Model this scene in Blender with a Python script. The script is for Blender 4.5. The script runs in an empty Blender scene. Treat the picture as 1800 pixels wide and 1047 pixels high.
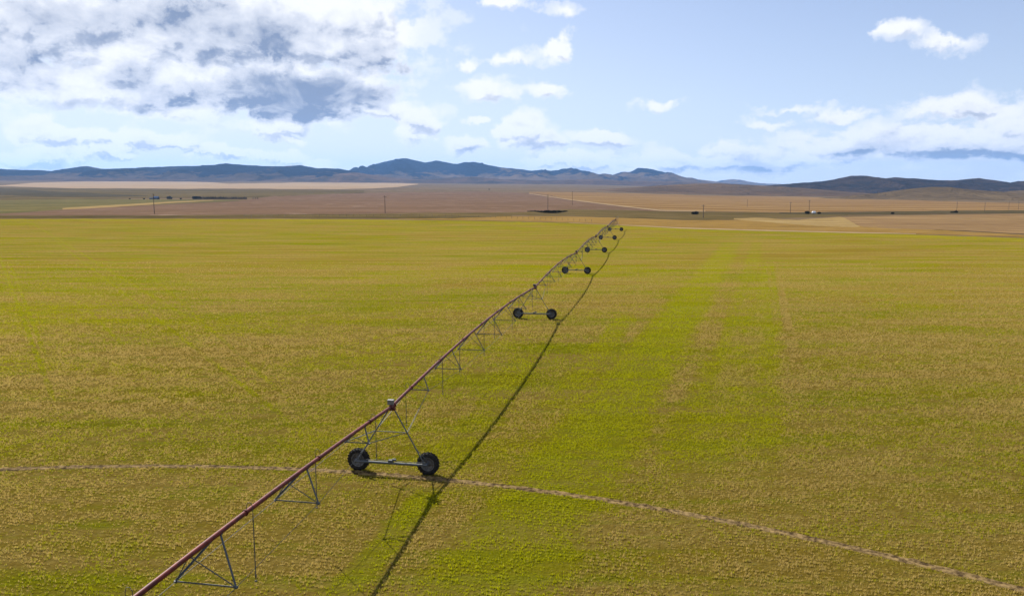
import bpy, math, random
import numpy as np
from mathutils import Vector, Matrix
random.seed(7); RNG = np.random.default_rng(11)
S = bpy.context.scene
COL = S.collection
R = math.radians

# ------------------------------------------------------------------ camera
FPX, CH = 1400.0, 16.0                       # focal length in pixels of an 1800 px wide frame, camera height
PITCH = math.atan((523.5-325)/FPX)
cp, sp = math.cos(PITCH), math.sin(PITCH)
cam = bpy.data.cameras.new('camera'); cam.sensor_width = 36; cam.lens = 28
cam.clip_start = .5; cam.clip_end = 80000
camo = bpy.data.objects.new('camera', cam); COL.objects.link(camo)
camo.location = (0, 0, CH); camo.rotation_euler = (R(90)-PITCH, 0, 0)
S.camera = camo
def ray(px, py):
    x = (px-900)/FPX; v = (523.5-py)/FPX
    return np.array([x, cp+v*sp, -sp+v*cp])
def gp(px, py, z=0.0):                       # where the sight line meets height z
    r = ray(px, py); t = (z-CH)/r[2]
    return np.array([r[0]*t, r[1]*t, z])

# ------------------------------------------------------------------ numpy noise
_perm = np.random.default_rng(3).permutation(512)
_perm = np.concatenate([_perm, _perm, _perm])
_gr = np.random.default_rng(5).normal(size=(512, 2)); _gr /= np.linalg.norm(_gr, axis=1)[:, None]
def pn(x, y):
    x = np.asarray(x, float); y = np.asarray(y, float)
    xi = np.floor(x).astype(int); yi = np.floor(y).astype(int); xf = x-xi; yf = y-yi
    xi &= 511; yi &= 511
    def g(a, b, dx, dy):
        k = _perm[_perm[a & 511]+(b & 511)] & 511
        return _gr[k, 0]*dx+_gr[k, 1]*dy
    u = xf*xf*xf*(xf*(xf*6-15)+10); v = yf*yf*yf*(yf*(yf*6-15)+10)
    a = g(xi, yi, xf, yf); b = g(xi+1, yi, xf-1, yf); c = g(xi, yi+1, xf, yf-1); d = g(xi+1, yi+1, xf-1, yf-1)
    return ((a+(b-a)*u)*(1-v)+(c+(d-c)*u)*v)*1.4
def fbm(x, y, o=5, ridged=False):
    s = 0; a = 1; t = 0
    for i in range(o):
        n = pn(x+i*17.3, y-i*9.1)
        if ridged: n = 1-2*np.abs(n)
        s = s+n*a; t += a; a *= .5; x = x*2.03; y = y*2.03
    return s/t

# ------------------------------------------------------------------ terrain height
def _tab(rows): # (range, apparent row in the 1800 px frame) -> height
    r = [math.log(a) for a, b in rows]; z = [CH-(b-325)*a/FPX for a, b in rows]
    return r, z
TL = _tab([(700, 365), (1000, 357), (1500, 350), (2200, 342), (3000, 335), (4500, 327.5), (6500, 321.5), (9000, 318.5), (14000, 317.5)])
TC = _tab([(450, 375), (700, 365), (1000, 357), (1500, 350), (2200, 343), (3000, 337), (4500, 330), (6500, 325), (9000, 322), (14000, 321)])
TR = _tab([(450, 382), (600, 374), (1000, 364), (1500, 357), (2200, 351), (3000, 346), (4500, 340), (7000, 334), (10000, 331), (16000, 329)])
def _ti(t, lr, r0):
    xs = np.array([math.log(r0)]+t[0]+[math.log(40000)]); zs = np.array([0.]+t[1]+[t[1][-1]+40])
    return np.interp(lr, xs, zs)
def T(x, y):
    x = np.asarray(x, float); y = np.asarray(y, float)
    r = np.hypot(x, y)+1e-6; lr = np.log(np.maximum(r, 50))
    u = np.clip(x/r, -1, 1)
    a = 0
    for o in (-.08, -.04, 0, .04, .08):      # smooth the kinks of the table
        l, c, q = _ti(TL, lr+o, 520), _ti(TC, lr+o, 380), _ti(TR, lr+o, 345)
        wl = np.clip((-u+.02)/.3, 0, 1); wr = np.clip((u-.02)/.35, 0, 1)
        wl = wl*wl*(3-2*wl); wr = wr*wr*(3-2*wr)
        a = a+(l*wl+q*wr+c*(1-wl-wr))
    a = a/5
    k = np.clip((r-500)/1200, 0, 1)
    a = a+k*(fbm(x/900., y/900., 3)*(1.2+r/4200.)*.9+fbm(x/160., y/160., 3)*.5)
    return np.where(r < 340, 0.0, a)
def hit(px, py, rmin=200., rmax=15000.):     # first meeting of a sight line with the terrain
    d = ray(px, py); d = d/d[1]
    ts = np.geomspace(rmin, rmax, 500)
    z = CH+d[2]*ts-T(d[0]*ts, ts)
    i = np.argmax(z < 0)
    if z[i] >= 0: return None
    if i == 0: t = ts[0]
    else:
        f = z[i-1]/(z[i-1]-z[i]); t = ts[i-1]+(ts[i]-ts[i-1])*f
    return np.array([d[0]*t, t, float(T(d[0]*t, t))])

# ------------------------------------------------------------------ mesh helpers
class MB:
    def __init__(s): s.v = []; s.f = []; s.m = []; s.sm = []
    def add(s, vs, fs, mi=0, smooth=False):
        o = len(s.v); s.v += [tuple(map(float, v)) for v in vs]
        s.f += [tuple(i+o for i in f) for f in fs]; s.m += [mi]*len(fs); s.sm += [smooth]*len(fs)
    def tube(s, pts, r, n=8, mi=0, caps=True, smooth=True):
        pts = [Vector(p) for p in pts]; k = len(pts); rs = r if isinstance(r, (list, tuple)) else [r]*k
        vs = []; fs = []; up = Vector((0, 0, 1))
        for i, p in enumerate(pts):
            d = (pts[min(i+1, k-1)]-pts[max(i-1, 0)]).normalized()
            a = d.cross(up)
            if a.length < .05: a = d.cross(Vector((0, 1, 0)))
            a.normalize(); b = a.cross(d)
            for j in range(n):
                w = 2*math.pi*j/n; vs.append(p+(a*math.cos(w)+b*math.sin(w))*rs[i])
        for i in range(k-1):
            for j in range(n): fs.append((i*n+j, i*n+(j+1) % n, (i+1)*n+(j+1) % n, (i+1)*n+j))
        s.add(vs, fs, mi, smooth)
        if caps: s.add(vs[:n], [tuple(range(n))[::-1]], mi); s.add(vs[-n:], [tuple(range(n))], mi)
    def box(s, c, h, X=(1, 0, 0), Y=(0, 1, 0), Z=(0, 0, 1), mi=0, bev=0.0):
        c = Vector(c); X = Vector(X).normalized(); Y = Vector(Y).normalized(); Z = Vector(Z).normalized()
        if bev <= 0:
            vs = [c+X*h[0]*a+Y*h[1]*b+Z*h[2]*d for a in (-1, 1) for b in (-1, 1) for d in (-1, 1)]
            s.add(vs, [(0, 1, 3, 2), (4, 6, 7, 5), (0, 4, 5, 1), (2, 3, 7, 6), (0, 2, 6, 4), (1, 5, 7, 3)], mi); return
        vs = []
        for zz, q in ((-1, bev), (-1+bev/h[2], 0), (1-bev/h[2], 0), (1, bev)):
            for a, b in ((-1, -1), (1, -1), (1, 1), (-1, 1)):
                vs.append(c+X*a*(h[0]-q)+Y*b*(h[1]-q)+Z*zz*h[2])
        fs = [(3, 2, 1, 0), (12, 13, 14, 15)]
        for i in range(3):
            for j in range(4): fs.append((i*4+j, i*4+(j+1) % 4, i*4+4+(j+1) % 4, i*4+4+j))
        s.add(vs, fs, mi)
    def bar(s, a, b, w, t, mi=0):             # angle-iron bar: two thin plates
        a = Vector(a); b = Vector(b); d = (b-a); L = d.length; d.normalize()
        x = d.cross(Vector((0, 0, 1)))
        if x.length < .05: x = Vector((1, 0, 0))
        x.normalize(); y = x.cross(d); c = (a+b)/2
        s.box(c, (w/2, t/2, L/2), x, y, d, mi)
        s.box(c+x*(w/2+t/2)+y*(w/2-t/2), (t/2, w/2, L/2-.002), x, y, d, mi)
    def lathe(s, prof, n, c, ax, mi=0, smooth=True, close=False):
        ax = Vector(ax).normalized(); c = Vector(c); u = ax.cross(Vector((0, 0, 1))).normalized(); w = u.cross(ax)
        vs = []; k = len(prof)
        for i in range(n):
            an = 2*math.pi*i/n; e = u*math.cos(an)+w*math.sin(an)
            for (a, r) in prof: vs.append(c+ax*a+e*r)
        fs = []
        kk = k if close else k-1
        for i in range(n):
            for j in range(kk): fs.append((i*k+j, i*k+(j+1) % k, ((i+1) % n)*k+(j+1) % k, ((i+1) % n)*k+j))
        s.add(vs, fs, mi, smooth)
    def build(s, name, mats, parent=None):
        me = bpy.data.meshes.new(name); me.from_pydata(s.v, [], s.f)
        for m in (mats if isinstance(mats, (list, tuple)) else [mats]): me.materials.append(m)
        me.polygons.foreach_set('material_index', s.m); me.polygons.foreach_set('use_smooth', s.sm); me.update()
        o = bpy.data.objects.new(name, me); COL.objects.link(o)
        if parent: o.parent = parent
        return o
def grid_mesh(name, V, mat, smooth=True):     # V: (rows, cols, 3)
    a, b = V.shape[:2]
    me = bpy.data.meshes.new(name)
    idx = np.arange(a*b).reshape(a, b)
    q = np.stack([idx[:-1, :-1], idx[:-1, 1:], idx[1:, 1:], idx[1:, :-1]], -1).reshape(-1, 4)
    me.from_pydata(V.reshape(-1, 3).tolist(), [], q.tolist())
    me.materials.append(mat); me.polygons.foreach_set('use_smooth', [smooth]*len(q)); me.update()
    o = bpy.data.objects.new(name, me); COL.objects.link(o); return o
def tag(o, label=None, cat=None, group=None, kind=None):
    for k, v in (('label', label), ('category', cat), ('group', group), ('kind', kind)):
        if v: o[k] = v
    return o
def empty(name, loc, rz=0):
    o = bpy.data.objects.new(name, None); o.empty_display_size = .3; COL.objects.link(o)
    o.location = loc; o.rotation_euler.z = rz; return o
def copy_tree(o, parent=None):
    kids = list(o.children)
    c = o.copy(); COL.objects.link(c); c.parent = parent
    for ch in kids: copy_tree(ch, c)
    return c

# ------------------------------------------------------------------ material helpers
class NT:
    def __init__(s, tree): s.t = tree; s.n = tree.nodes; s.l = tree.links
    def node(s, ty, ins=None, **kw):
        n = s.n.new(ty)
        for k, v in kw.items(): setattr(n, k, v)
        for k, v in (ins or {}).items():
            if hasattr(v, 'node'): s.l.new(v, n.inputs[k])
            else: n.inputs[k].default_value = v
        return n
    def m(s, op, a, b=None, c=None, clamp=False):
        i = {0: a}
        if b is not None: i[1] = b
        if c is not None: i[2] = c
        n = s.node('ShaderNodeMath', i, operation=op); n.use_clamp = clamp; return n.outputs[0]
    def vm(s, op, a, b=None, c=None, out=0):
        i = {0: a}
        if b is not None: i[1] = b
        if c is not None: i[2] = c
        return s.node('ShaderNodeVectorMath', i, operation=op).outputs[out]
    def noise(s, vec, scale, detail=4, rough=.55, dist=0., color=False, dim='3D'):
        n = s.node('ShaderNodeTexNoise', {'Vector': vec, 'Scale': scale, 'Detail': detail, 'Roughness': rough, 'Distortion': dist})
        n.noise_dimensions = dim
        return n.outputs['Color' if color else 'Fac']
    def ss(s, x, a, b, lo=0., hi=1.):
        n = s.node('ShaderNodeMapRange', {0: x, 1: a, 2: b, 3: lo, 4: hi}); n.interpolation_type = 'SMOOTHSTEP'; return n.outputs[0]
    def mix(s, f, a, b, blend='MIX'):
        n = s.node('ShaderNodeMix', data_type='RGBA', blend_type=blend)
        for i, v in ((0, f), (6, a), (7, b)):
            if hasattr(v, 'node'): s.l.new(v, n.inputs[i])
            elif i == 0: n.inputs[0].default_value = v
            else: n.inputs[i].default_value = (*v, 1) if len(v) == 3 else v
        return n.outputs[2]
def newmat(name):
    m = bpy.data.materials.new(name); m.use_nodes = True; t = m.node_tree
    b = t.nodes['Principled BSDF']; return m, NT(t), b
def plain(name, col, rough=.6, metal=0., var=.25, scale=8., bump=0., spec=.5, col2=None):
    m, t, b = newmat(name)
    pos = t.node('ShaderNodeTexCoord').outputs['Object']
    n = t.noise(pos, scale, 6, .65)
    c2 = col2 if col2 else tuple(c*(1-var) for c in col)
    c = t.mix(t.ss(n, .35, .65), c2, tuple(min(1, c*(1+var*.6)) for c in col))
    t.l.new(c, b.inputs['Base Color']); b.inputs['Roughness'].default_value = rough
    b.inputs['Metallic'].default_value = metal; b.inputs['Specular IOR Level'].default_value = spec
    if bump:
        bn = t.node('ShaderNodeBump', {'Height': n, 'Strength': bump, 'Distance': .02}); t.l.new(bn.outputs[0], b.inputs['Normal'])
    return m

# machine line and track geometry ------------------------------------------------
SL = 0.1815
TY = [43.0, 95.0, 144.4, 190.8, 235.8, 280.5]                   # drive towers along the line
def lx(y): return -6.7+SL*(y-43.0)
PIV = np.array([-20.4, -22.0]); RT = 65.95                     # centre and radius of the wheel track
DIR = Vector((SL, 1, 0)).normalized(); PERP = Vector((1, -SL, 0)).normalized()

# crop colour: shared by soil sheet and standing stubble --------------------------
def seg(a, b): A = gp(*a)[:2]; B = gp(*b)[:2]; return A, B
GREEN = [((600, 1046), (742, 880), .9, .8), ((850, 1040), (1210, 540), 3.2, .8), ((1000, 830), (1190, 560), 2.6, .45), ((1190, 560), (1285, 430), 3.2, .4),
         ((1235, 800), (1300, 560), 1.8, .45), ((1300, 560), (1330, 430), 1.8, .3), ((1325, 760), (1352, 470), 2.0, .42), ((990, 700), (1100, 560), 1.5, .4),
         ((800, 790), (920, 640), 1.6, .3), ((1180, 800), (1250, 640), 1.0, .35),
         ((0, 452), (78, 660), .28, .4), ((20, 470), (70, 600), .22, .35), ((100, 425), (430, 680), .3, .3), ((60, 395), (300, 540), .4, .3), ((150, 540), (210, 600), .25, .3), ((250, 470), (460, 660), .28, .25)]
PALE = [((1364, 465), (1382, 560), .55, .8), ((1350, 465), (1362, 560), .45, .45), ((1382, 560), (1400, 640), .6, .4), ((1100, 700), (1230, 540), 2.2, .35), ((1270, 760), (1330, 520), 2.0, .28)]
def crop_group():
    g = bpy.data.node_groups.new('crop_colour', 'ShaderNodeTree')
    g.interface.new_socket('Green', in_out='OUTPUT', socket_type='NodeSocketFloat')
    g.interface.new_socket('Track', in_out='OUTPUT', socket_type='NodeSocketFloat')
    g.interface.new_socket('Hue', in_out='OUTPUT', socket_type='NodeSocketFloat')
    g.interface.new_socket('Strip', in_out='OUTPUT', socket_type='NodeSocketFloat')
    t = NT(g); out = g.nodes.new('NodeGroupOutput')
    pos = t.node('ShaderNodeNewGeometry').outputs['Position']
    mp = t.node('ShaderNodeMapping', {'Vector': pos, 'Rotation': (0, 0, R(10.3)), 'Scale': (.45, 1, 0)}).outputs[0]
    big = t.noise(mp, .028, 4, .55, .6); mid = t.noise(mp, .13, 6, .62, .5); hue = t.noise(mp, .04, 6, .6, .6)
    v = t.m('MULTIPLY_ADD', big, 2.7, -.80); v = t.m('MULTIPLY_ADD', t.m('SUBTRACT', mid, .5), 2.0, v)
    small = t.noise(pos, .9, 4, .62)
    v = t.m('MULTIPLY_ADD', t.m('SUBTRACT', small, .5), 1.1, v)
    warp = t.m('MULTIPLY', t.m('SUBTRACT', t.noise(pos, .12, 3), .5), 2.2)
    x, y = (t.node('ShaderNodeSeparateXYZ', {0: pos}).outputs[i] for i in (0, 1))
    brk = t.ss(t.noise(pos, .35, 3), .3, .62, .55, 1.); strip = 0.
    v = t.m('SUBTRACT', v, t.m('MULTIPLY', t.ss(t.m('DIVIDE', x, t.m('MAXIMUM', y, 1.)), .05, .35), .18))
    for sgn, lst in ((1, GREEN), (-1, PALE)):
        for a, b, w, k in lst:
            A, B = seg(a, b); d = B-A; L = float(np.hypot(*d)); d = d/L; n = np.array([-d[1], d[0]])
            dd = t.m('ADD', t.m('MULTIPLY_ADD', x, float(n[0]), float(-n@A)), t.m('MULTIPLY', y, float(n[1])))
            dd = t.m('MULTIPLY_ADD', warp, min(.5, w*.3), dd)
            tt = t.m('ADD', t.m('MULTIPLY_ADD', x, float(d[0]), float(-d@A)), t.m('MULTIPLY', y, float(d[1])))
            mk = t.ss(t.m('ABSOLUTE', dd), w*.45, w*1.15, 1., 0.)
            tc = t.m('ABSOLUTE', t.m('SUBTRACT', tt, L/2))
            mk = t.m('MULTIPLY', mk, t.ss(tc, L*.5, L*.5+max(2., L*.12), 1., 0.))
            mk = t.m('MULTIPLY', mk, brk)
            v = t.m('MULTIPLY_ADD', mk, sgn*k*1.35, v)
            if sgn > 0:
                hue = t.m('MULTIPLY_ADD', mk, k*.5, hue); strip = t.m('MAXIMUM', t.m('MULTIPLY', mk, min(1, k*1.15)), strip)
    rr = t.vm('DISTANCE', t.vm('MULTIPLY', pos, (1, 1, 0)), (float(PIV[0]), float(PIV[1]), 0), out='Value')
    rr = t.m('ABSOLUTE', t.m('SUBTRACT', rr, RT))
    tr = t.ss(rr, .16, .34, 1., 0.)
    for o, k in zip(('Green', 'Track', 'Hue', 'Strip'), (v, tr, hue, strip)): t.l.new(k, out.inputs[o])
    return g
CG = crop_group()
def crop_mat(name, blades):
    m, t, b = newmat(name)
    g = t.node('ShaderNodeGroup'); g.node_tree = CG
    green, track, hue, strip = (g.outputs[k] for k in ('Green', 'Track', 'Hue', 'Strip'))
    pos = t.node('ShaderNodeNewGeometry').outputs['Position']
    if blades:
        at = t.node('ShaderNodeAttribute', attribute_name='rnd').outputs['Fac']
        at2 = t.node('ShaderNodeAttribute', attribute_name='tone').outputs['Fac']
        f = t.ss(t.m('SUBTRACT', green, t.m('MULTIPLY_ADD', at, 1.15, .0)), -.15, .15)
        grn = t.mix(t.ss(hue, .38, .62), GRN1, GRN2)
        stw = t.mix(at2, STW1, STW2)
        c = t.mix(f, stw, grn)
        c = t.mix(t.m('MULTIPLY', strip, .55), c, (.32, .36, .004))
        c = t.mix(t.ss(at2, .80, .97, 0., .6), c, (.50, .38, .17))
        t.l.new(c, b.inputs['Base Color']); b.inputs['Roughness'].default_value = .6; b.inputs['Specular IOR Level'].default_value = .0
        tr = t.node('ShaderNodeBsdfTranslucent', {'Color': t.mix(.6, c, t.mix(f, (.30, .21, .055), (.32, .32, .003)))})
        mx = t.node('ShaderNodeMixShader', {0: .5, 1: b.outputs[0], 2: tr.outputs[0]})
        t.l.new(mx.outputs[0], t.n['Material Output'].inputs['Surface'])
    else:
        fine = t.noise(pos, 5.5, 3, .7); fin2 = t.noise(pos, 1.8, 4, .65)
        dist = t.vm('LENGTH', pos, out='Value')
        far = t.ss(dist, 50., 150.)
        f = t.ss(t.m('SUBTRACT', green, t.m('MULTIPLY_ADD', t.m('SUBTRACT', fin2, .5), .9, .48)), -.30, .30)
        grn = t.mix(t.ss(hue, .38, .62), FGRN1, FGRN2)
        stw = t.mix(t.ss(hue, .35, .65), FSTW1, FSTW2)
        c = t.mix(f, stw, grn)
        c = t.mix(t.ss(fine, .35, .7), t.mix(.30, c, (.02, .018, .006)), c)
        mp2 = t.node('ShaderNodeMapping', {'Vector': pos, 'Rotation': (0, 0, R(10.3)), 'Scale': (.10, 1, 0)}).outputs[0]
        st = t.noise(mp2, .28, 6, .65, .2)
        c = t.mix(t.ss(st, .40, .60, 0., .95), c, t.mix(t.ss(fin2, .4, .6), (.205, .150, .040), (.150, .100, .022)))
        st2 = t.noise(mp2, .75, 4, .6); c = t.mix(t.ss(st2, .50, .64, 0., .5), c, (.120, .150, .001))
        c = t.mix(t.m('MULTIPLY', strip, .5), c, (.145, .170, .001))
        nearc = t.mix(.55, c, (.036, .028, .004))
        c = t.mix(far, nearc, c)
        # bright young margin along the far edge of the field
        c = t.mix(track, c, t.mix(t.ss(fin2, .4, .6), (.20, .145, .055), (.13, .09, .035)))
        t.l.new(c, b.inputs['Base Color']); b.inputs['Roughness'].default_value = 1.; b.inputs['Specular IOR Level'].default_value = 0.
        h = t.m('ADD', fine, t.m('MULTIPLY', fin2, 1.5))
        bn = t.node('ShaderNodeBump', {'Height': h, 'Strength': .7, 'Distance': .15}); t.l.new(bn.outputs[0], b.inputs['Normal'])
    return m
GRN1 = (.175, .195, .004); GRN2 = (.300, .275, .005)
STW1 = (.62, .48, .19); STW2 = (.34, .25, .026)
FGRN1 = (.125, .130, .001); FGRN2 = (.165, .150, .001)
FSTW1 = (.185, .135, .020); FSTW2 = (.165, .112, .014)

LK = .585
def dim(c, k=LK): return tuple(q*k for q in c)
def land_mat(name, A, B, sc=.01, an=(.4, 1, 1), rot=0., stripes=None, spots=None, mott=.5):
    A = dim(A); B = dim(B)
    if stripes: stripes = (stripes[0], stripes[1], dim(stripes[2]), stripes[3])
    if spots: spots = spots[:3]+(dim(spots[3]),)
    m, t, b = newmat(name)
    pos = t.node('ShaderNodeNewGeometry').outputs['Position']
    mp = t.node('ShaderNodeMapping', {'Vector': pos, 'Rotation': (0, 0, R(rot)), 'Scale': an}).outputs[0]
    n = t.noise(mp, sc, 7, .62, .4); n2 = t.noise(pos, sc*9, 4, .6)
    n4 = t.noise(pos, .035, 6, .7, .3); n5 = t.noise(mp, sc*6, 5, .65)
    c = t.mix(t.ss(t.m('MULTIPLY_ADD', t.m('SUBTRACT', n2, .5), mott, n), .38, .62), A, B)
    c = t.mix(t.ss(n4, .54, .66, 0., .38), c, tuple(q*.45 for q in A))
    c = t.mix(t.ss(n5, .52, .66, 0., .45), c, tuple(min(1, q*1.5) for q in B))
    if stripes:                                # strip farming: (direction deg, period m, colour, amount)
        dg, per, sc_col, amt = stripes
        xyz = t.node('ShaderNodeSeparateXYZ', {0: pos}).outputs
        wv = t.m('ADD', t.m('MULTIPLY', xyz[0], math.cos(R(dg))/per), t.m('MULTIPLY', xyz[1], math.sin(R(dg))/per))
        wv = t.m('MULTIPLY_ADD', n, 1.2, wv)
        fr = t.m('PINGPONG', wv, .5)
        c = t.mix(t.ss(fr, .2, .3, 0., amt), c, sc_col)
    if spots:                                  # scattered shrubs: (scale, lo, hi, colour)
        k = t.noise(pos, spots[0], 6, .7, .3)
        c = t.mix(t.ss(k, spots[1], spots[2]), c, spots[3])
    t.l.new(c, b.inputs['Base Color']); b.inputs['Roughness'].default_value = 1.; b.inputs['Specular IOR Level'].default_value = 0.
    return m

# ------------------------------------------------------------------ ground sheet
M_plain = land_mat('prairie', (.150, .105, .058), (.200, .145, .090), .006, spots=(.02, .52, .66, (.115, .095, .045)))
rads = np.concatenate([[1.0], np.linspace(60, 340, 8), np.geomspace(345, 30000, 230)])
azf = np.concatenate([np.linspace(-180, -50, 27)[:-1], np.linspace(-50, 50, 401)[:-1], np.linspace(50, 180, 28)])
rr, aa = np.meshgrid(rads, np.radians(azf), indexing='ij')
X = rr*np.sin(aa); Y = rr*np.cos(aa)
tag(grid_mesh('ground', np.stack([X, Y, T(X, Y)], -1)[:, ::-1], M_plain), kind='structure')

# cultivated circle ---------------------------------------------------------------
edge_px = [(-420, 385), (-150, 385), (0, 385), (300, 384.6), (600, 385.2), (800, 387.5), (1000, 391.8), (1100, 396.5), (1200, 401.7), (1400, 407), (1600, 412), (1800, 418.5), (2100, 430), (2400, 445)]
EDGE = [gp(*q) for q in edge_px]
poly = [(p[0], p[1], .012) for p in EDGE]
a0 = math.atan2(EDGE[-1][1], EDGE[-1][0]); a1 = math.atan2(EDGE[0][1], EDGE[0][0])-2*math.pi
r0 = math.hypot(*EDGE[-1][:2]); r1 = math.hypot(*EDGE[0][:2])
for i in range(1, 40):
    k = i/40; a = a0+(a1-a0)*k; r = r0+(r1-r0)*k; r = min(r, 335)
    poly.append((r*math.cos(a), r*math.sin(a), .012))
M_crop = crop_mat('crop_soil', False)
b = MB(); b.add(poly, [tuple(range(len(poly)))[::-1]]); tag(b.build('crop_field', M_crop), kind='structure')

# fields, banks and strips on the plain -------------------------------------------
def patch(name, top, bot, mat, lift=1., rows=8, step=7, jit=.5):
    x0, x1 = max(top[0][0], bot[0][0]), min(top[-1][0], bot[-1][0])
    xs = np.linspace(x0, x1, max(3, int((x1-x0)/step)))
    yt = np.interp(xs, [p[0] for p in top], [p[1] for p in top]); yb = np.interp(xs, [p[0] for p in bot], [p[1] for p in bot])
    w = yb-yt; j = np.clip(w/4, 0, 1)*jit
    yt = yt+pn(xs/23., np.full_like(xs, yt[0]))*j; yb = yb+pn(xs/31., np.full_like(xs, yb[0]+9.5))*j
    V = []
    for x, a, c in zip(xs, yt, yb):
        p0, p1 = hit(x, c), hit(x, a)
        if p0 is None: continue
        if p1 is None: p1 = hit(x, c-.1*(c-a))
        if p1 is None: p1 = p0*1.02
        q = np.linspace(0, 1, rows*5)
        rr0, rr1 = p0[1], p1[1]; yy = np.exp(np.log(rr0)+(np.log(rr1)-np.log(rr0))*q); sl = (x-900)/FPX/(cp)
        xx = p0[0]+(p1[0]-p0[0])*((yy-rr0)/(rr1-rr0+1e-6))
        V.append(np.stack([xx, yy, T(xx, yy)+np.minimum(.018+.17e-6*yy*yy*lift, .55+.15*lift)], -1))
    o = grid_mesh(name, np.array(V), mat); tag(o, kind='structure'); return o
TANL = land_mat('pale_stubble', (.36, .26, .16), (.42, .31, .20), .004, (.3, 1, 1))
OLIV = land_mat('olive_pasture', (.100, .078, .034), (.155, .115, .052), .006, (.3, 1, 1))
OLIG = land_mat('green_pasture', (.125, .115, .048), (.175, .145, .060), .012, (.3, 1, 1))
BRWN = land_mat('brown_fallow', (.150, .092, .060), (.185, .118, .080), .010, (.25, 1, 1))
MAUV = land_mat('mauve_fallow', (.198, .128, .088), (.162, .105, .068), .010, (.3, 1, 1), spots=(.03, .57, .64, (.27, .19, .14)))
ORAN = land_mat('golden_stubble', (.26, .165, .078), (.325, .215, .100), .006, (.12, 1, 1), -6, (80, 170, (.20, .115, .045), .8))
STRA = land_mat('straw_bank', (.29, .20, .085), (.36, .26, .115), .03, (.3, 1, 1))
GOLD = land_mat('golden_margin', (.24, .150, .045), (.29, .185, .060), .02, (.2, 1, 1))
PINK = land_mat('pink_fallow', (.235, .150, .078), (.285, .190, .095), .012, (.2, 1, 1))
ROAD = land_mat('dirt_road', (.42, .31, .19), (.34, .25, .15), .03)
DARK = land_mat('sedge_bank', (.070, .060, .034), (.105, .085, .045), .02, (.3, 1, 1))
BRIT = land_mat('bright_margin', (.27, .225, .022), (.23, .20, .016), .03, (.2, 1, 1))
L = -260
patch('pale_field', [(L, 330), (0, 326.5), (60, 321.5), (130, 319.5), (190, 319), (330, 319.5), (370, 320.5), (400, 323)], [(L, 332), (0, 328), (130, 331.5), (300, 332), (400, 332)], TANL, 2)
patch('pale_field', [(400, 323), (480, 322), (530, 321), (600, 321.5), (700, 322), (735, 323.5)], [(400, 332), (600, 333), (660, 332), (700, 329), (735, 324.5)], TANL, 2)
patch('olive_pasture', [(L, 333), (0, 329), (130, 332), (300, 333), (470, 334), (640, 335)], [(L, 352), (0, 352), (130, 350), (300, 348), (470, 347), (640, 339)], OLIV, 1.2)
patch('dark_pasture', [(L, 334), (0, 331), (80, 336), (200, 342), (260, 344)], [(L, 346), (0, 343), (80, 346), (200, 347), (260, 345)], DARK, 1.6)
patch('green_pasture', [(L, 352), (0, 352), (130, 350), (230, 350.5), (420, 352)], [(L, 378), (0, 376), (60, 372), (150, 366), (230, 361.5), (420, 353)], OLIG, 1)
patch('brown_field', [(0, 376), (60, 372.5), (150, 366.5), (230, 363), (420, 354), (480, 345), (640, 339.5), (760, 338), (850, 337), (950, 340.5), (1000, 351), (1100, 363.5), (1180, 371)], [(0, 378), (150, 379), (230, 379), (420, 377), (640, 376), (760, 373), (850, 374), (950, 372), (1000, 367), (1100, 369), (1180, 373)], MAUV, 1.3)
patch('straw_strip', [(110, 366), (150, 363.5), (230, 359), (300, 355), (375, 352.5)], [(110, 369), (150, 367), (230, 362.5), (300, 357.5), (375, 353.5)], STRA, 2)
patch('field_verge', [(L, 379), (0, 379), (230, 379.5), (420, 378), (640, 376.5), (850, 374.5), (900, 376)], [(L, 384), (0, 383.5), (420, 383), (640, 383.5), (850, 386), (900, 387)], OLIV, .6)
patch('golden_field', [(930, 337.5), (1000, 338), (1100, 340), (1240, 344), (1400, 346), (1560, 351), (1800, 358), (2060, 362)], [(930, 340), (1000, 351), (1100, 362.5), (1180, 370.5), (1300, 372.5), (1400, 373.5), (1560, 371.5), (1800, 371), (2060, 372)], ORAN, 1.2, 12)
patch('dirt_road', [(930, 340.2), (1000, 351), (1100, 362.8), (1160, 369.3), (1240, 371.3)], [(930, 341), (1000, 352.2), (1100, 364.3), (1160, 370.8), (1240, 372.4)], ROAD, 2.4, 3, jit=0)
patch('sedge_bank', [(800, 374.5), (900, 374), (1000, 368.5), (1100, 370), (1200, 372.5), (1320, 373.5), (1420, 375), (1490, 376)], [(800, 377), (900, 378), (1000, 380), (1100, 383), (1200, 386.5), (1320, 386), (1420, 382), (1490, 379)], OLIV, 1.5)
patch('golden_margin', [(700, 384.2), (800, 383.8), (900, 380), (1000, 380.5), (1100, 383.5), (1200, 387), (1320, 387), (1420, 388), (1520, 397), (1660, 405), (1800, 413), (2050, 421)], [(700, 384.8), (800, 386.6), (900, 388.5), (1000, 390.8), (1100, 395.3), (1200, 400.3), (1320, 404), (1420, 406.5), (1520, 409), (1660, 412.5), (1800, 417), (2050, 427)], GOLD, 1.1)
patch('straw_bank', [(1290, 384), (1340, 383), (1400, 387), (1440, 384), (1480, 381), (1500, 392), (1512, 398.5)], [(1290, 386), (1340, 390), (1400, 395), (1440, 398), (1480, 399), (1500, 399.5), (1512, 399)], STRA, 2.6)
patch('pink_field', [(1483, 382), (1560, 380), (1680, 377.5), (1800, 376), (2050, 374)], [(1483, 384), (1515, 399), (1560, 402), (1680, 405), (1800, 411), (2050, 418)], PINK, 2)
patch('sedge_bank', [(1370, 373.8), (1500, 373.5), (1640, 371), (1800, 370), (2050, 370)], [(1370, 376), (1500, 377.5), (1640, 376), (1800, 375), (2050, 374)], DARK, 2.2)
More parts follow.
